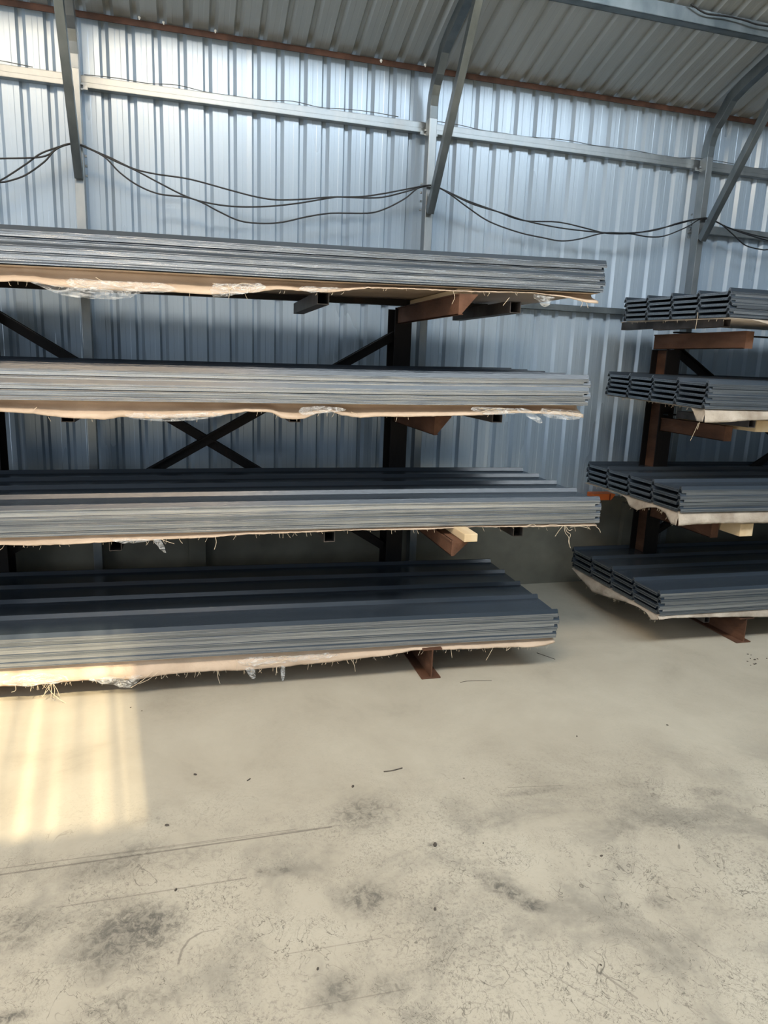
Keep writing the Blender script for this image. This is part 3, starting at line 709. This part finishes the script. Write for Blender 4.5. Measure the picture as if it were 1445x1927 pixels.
wrap_left(4, [(-80,1292),(0,1288),(50,1288),(100,1283),(160,1277),(260,1275),(320,1266),(400,1261),(450,1259),(540,1252),(640,1242),(720,1232),(780,1222),(860,1220),(940,1217),(1000,1215),(1030,1212),(1050,1205)],
    'tan wrap with straw fringe under the lowest stack of the left rack', M_KRAFT, rec=.012, films=(
    [(158,1276),(200,1274),(240,1272),(278,1268), (262,1280),(245,1293),(212,1290),(180,1283)], [(460,1255),(468,1255),(478,1254), (482,1272),(474,1276),(464,1264)], [(528,1252),(532,1252),(537,1252), (536,1274),(531,1280),(528,1270)],
    [(445,1238),(500,1235),(560,1232),(640,1226), (640,1236),(560,1244),(500,1249),(450,1255)], [(0,1268),(60,1266),(130,1268), (130,1282),(60,1290),(0,1288)]),
    strands=([(60,1285),(58,1300)], [(28,1286),(30,1298),(22,1302)], [(98,1284),(92,1296),(80,1310)], [(98,1284),(97,1298),(96,1312)], [(99,1284),(103,1298),(101,1313)], [(98,1284),(107,1296),(112,1309)], [(98,1284),(88,1296),(84,1306)],
             [(408,1260),(410,1274),(414,1286)], [(660,1240),(666,1250),(668,1263)], [(848,1221),(850,1237)], [(928,1217),(920,1232),(914,1242)], [(955,1216),(952,1224),(960,1218)], [(288,1262),(268,1280),(246,1294)], [(300,1262),(280,1278),(262,1286)],
             [(90,1286),(95,1300),(115,1317),(140,1329),(175,1328)], [(520,1256),(521,1266)], [(521,1254),(519,1270)], [(445,1240),(446,1262)], [(480,1250),(520,1236),(560,1236)], [(460,1246),(500,1252),(540,1240)]), tufts=130)

def wrap_right(lv, end_edge, front_edge, label, matx, dep, strands=()):
    xe, yf, la, pe, pi, z, ysl = ST2[lv]
    base = Vector((xe + 1.0, yf + .4, z - .012)); rec = .012
    n = 110; m = MB()
    # front skirt
    tab = traced_edge(front_edge, 1, yf+rec, 0, 0, 0); x0 = xe + .003
    xs = [x0 + 2.2*(i/(n-1))**1.3 for i in range(n)]
    top = [Vector((x, yf + rec, z - .003)) for x in xs]
    bot = [Vector((x, yf + rec - .01, min(interp(tab, x) + .002*nz3(x*45, 1, lv), z-.006))) for x in xs]
    v, f = skirt(top, bot, 6, .008, (0, -1, 0), lv*1.7); m.add(v, f)
    # end skirt along the depth
    tab = traced_edge(end_edge, 0, xe+.015, 0, 0, 0)
    ys = [yf + rec + (dep-rec)*i/(n-1) for i in range(n)]
    top = [Vector((xe + .02, y, z - .003 + ysl*(y-yf))) for y in ys]
    bot = [Vector((xe + .004, y, min(interp(tab, y) + .002*nz3(y*45, 2, lv), z-.005 + ysl*(y-yf)))) for y in ys]
    bb = bot
    v, f = skirt(top, bot, 6, .010, (-1, 0, 0), lv*2.9); m.add(v, f)
    v = [(xe+.02, yf+rec, z-.003), (xe+3.2, yf+rec, z-.003), (xe+3.2, yf+dep, z-.003+ysl*dep), (xe+.02, yf+dep, z-.003+ysl*dep)]
    m.add(v, [(0, 1, 2, 3)])
    m.v = [q - base for q in m.v]
    o = m.build('packing_wrap', matx, smooth=True); o.location = base
    sd = o.modifiers.new('thick', 'SOLIDIFY'); sd.thickness = .0018; sd.offset = 0
    tag(o, label, 'packing wrap', 'wraps under the sheet stacks')
    mm = MB()
    for _ in range(26):
        p = bb[random.randrange(2, n-2)] - base; ln = random.uniform(.005, .018)
        mm.path([p, p + Vector((-.004, random.uniform(-.01, .01), -ln))], .0006, 4)
    for s in strands:
        P3 = [hit(*p, 0, xe) - base for p in s]; mm.path(smoothed(P3, 4) if len(P3) > 2 else P3, .0013, 5)
    q = mm.build('loose_fibres', M_FIBRE, o); q['kind'] = 'stuff'; q['label'] = 'straw-coloured loose threads'
wrap_right(1, [(1163,612),(1185,604),(1200,597),(1225,601),(1255,594),(1290,586),(1310,583),(1345,583),(1372,588),(1385,592)], [(1378,592),(1400,598),(1445,611),(1500,620)],
    'grey sacking wrap flaring out under the topmost stack of the right rack', M_SACK, .99, strands=([(1313,588),(1311,605),(1308,621)],))
wrap_right(2, [(1137,741),(1160,744),(1190,747),(1230,751),(1270,757),(1290,758),(1300,760),(1308,775),(1313,792),(1330,794)], [(1335,795),(1365,794),(1400,791),(1445,790),(1500,790)],
    'torn cream wrap drooping under the second stack of the right rack', M_SACK, .98, strands=([(1314,796),(1308,810),(1299,829)], [(1316,795),(1312,808)]))
wrap_right(3, [(1100,908),(1140,919),(1170,930),(1182,938),(1188,952),(1203,960),(1222,955),(1240,955),(1255,966),(1266,985),(1280,990)], [(1282,988),(1300,986),(1350,984),(1445,983),(1500,983)],
    'cream sacking wrap hanging in folds under the third stack of the right rack', M_SACK, .98)
wrap_right(4, [(1078,1068),(1090,1082),(1105,1100),(1118,1113),(1150,1124),(1180,1132),(1205,1142),(1220,1153),(1228,1166),(1240,1166)], [(1244,1164),(1260,1161),(1350,1160),(1445,1160),(1500,1160)],
    'cream sacking wrap under the lowest stack of the right rack', M_SACK, .97)

# right rack timber blocks
a = hit(1391, 1010, 1, 3.26); b_ = hit(1419, 985, 1, 3.26)
timber(a.x, b_.x, 3.26, 3.98, a.z, b_.z, 'pale timber packer with a nail hole under the third stack of the right rack')
a = hit(1421, 813, 1, 3.30)
timber(a.x, a.x+.10, 3.30, 3.98, a.z, a.z+.065, 'timber packer at the right edge under the second stack of the right rack')

# ------------------------------------------------------------------ orange tray on the plinth
p0 = Vector((2.63, 4.335, .63))
a = hit(1131, 935, 1, 4.36); b_ = hit(1166, 921, 1, 4.36)
x0, x1 = a.x - .03, b_.x
t = MB(); t.prism([(x0, .631), (x1-.035, .631), (x1, .672), (x1-.01, .678), (x0, .678)], lambda u, v_, t_: (u, t_, v_), 4.40, 4.50)
o = t.build('plastic_case', M_ORANGE, bevel=.003, origin=(x0, 4.40, .631))
tag(o, 'small bright orange plastic case on the wall plinth between the two racks', 'plastic case')
q = MB(); q.box((x1-.052, -.004+4.40, .632), (x1-.044, 4.402, .677)); q.v = [v - Vector((x0, 4.40, .631)) for v in q.v]; q.build('strap', M_ORANGED, o)

# ------------------------------------------------------------------ grit and twigs on the floor
def pebble(px, py, r, label, sq=.55):
    c = hit(px, py, 2, 0); bm = bmesh.new(); bmesh.ops.create_icosphere(bm, subdivisions=2, radius=r)
    for v in bm.verts:
        v.co *= 1 + .5*nz3(v.co.x*90 + px, v.co.y*90, v.co.z*90); v.co.z = v.co.z*sq + r*sq*.8
    me = bpy.data.meshes.new('pebble'); bm.to_mesh(me); bm.free()
    for v in me.vertices: v.co.x *= 1.3; v.co.y *= .75
    o = obj('pebble', me, M_STONE); o.location = c; o.rotation_euler.z = px
    return tag(o, label, 'pebble', 'grit on the concrete floor')
for px, py, r, lab in ((367, 1458, .009, 'flat brown chip of grit on the sunlit floor right of the bright patch'), (664, 1480, .009, 'small brown chip above the dark smudge mid-floor'), (314, 1554, .009, 'brown chip just above the long drag scratch'),
    (331, 1675, .007, 'dark grit on the shorter drag scratch'), (818, 1591, .011, 'dark crumb beside a black spot mid-floor'), (1131, 1611, .0065, 'tiny dark pebble alone on the right of the floor'), (909, 1587, .004, 'tiny speck of grit right of the black spot'),
    (598, 1824, .006, 'tiny dark pebble near the bottom centre of the floor'), (818, 1712, .007, 'brownish crumb below the middle of the floor'), (1256, 1365, .006, 'small pebble at the right below the right rack'), (1085, 1386, .006, 'small pebble below the gap between the racks'),
    (246, 1332, .005, 'small speck by the shadow edge under the lowest left stack'), (267, 1338, .004, 'tiny speck right of another by the left shadow edge'), (1130, 1816, .005, 'tiny dark speck low on the right of the floor'), (873, 1465, .004, 'tiny speck left of the pale smear mid-floor')):
    pebble(px, py, r*.66, lab)
random.seed(21)
for k in range(11):
    px = random.choice((1408, 1414, 1420, 1428, 1436, 1440)) + random.uniform(-8, 6); py = random.uniform(1224, 1262)
    pebble(px, py, random.uniform(.003, .006), ['dark crumb', 'black crumb', 'small dark chip'][k % 3] + ' of the litter at the right edge, ' + ordinal(k+1) + ' of its scatter')
def twig(pts, r, lab):
    P3 = [hit(*p, 2, 0) + Vector((0, 0, r)) for p in pts]
    tag(MB().path(smoothed(P3, 4), r, 6).build('twig', M_STONE, smooth=True), lab, 'twig')
twig([(722, 1453), (738, 1451), (757, 1446)], .0022, 'thin dark twig lying on the floor in the middle')
twig([(1010, 1229), (1030, 1236), (1044, 1241)], .0016, 'thin stalk on the floor off the right end of the lowest left stack')
twig([(866, 1285), (880, 1282), (925, 1281)], .0012, 'hair-thin straw on the floor right of the rusty foot beam')
twig([(465, 1470), (471, 1466)], .002, 'very short dark twig on the floor left of centre')
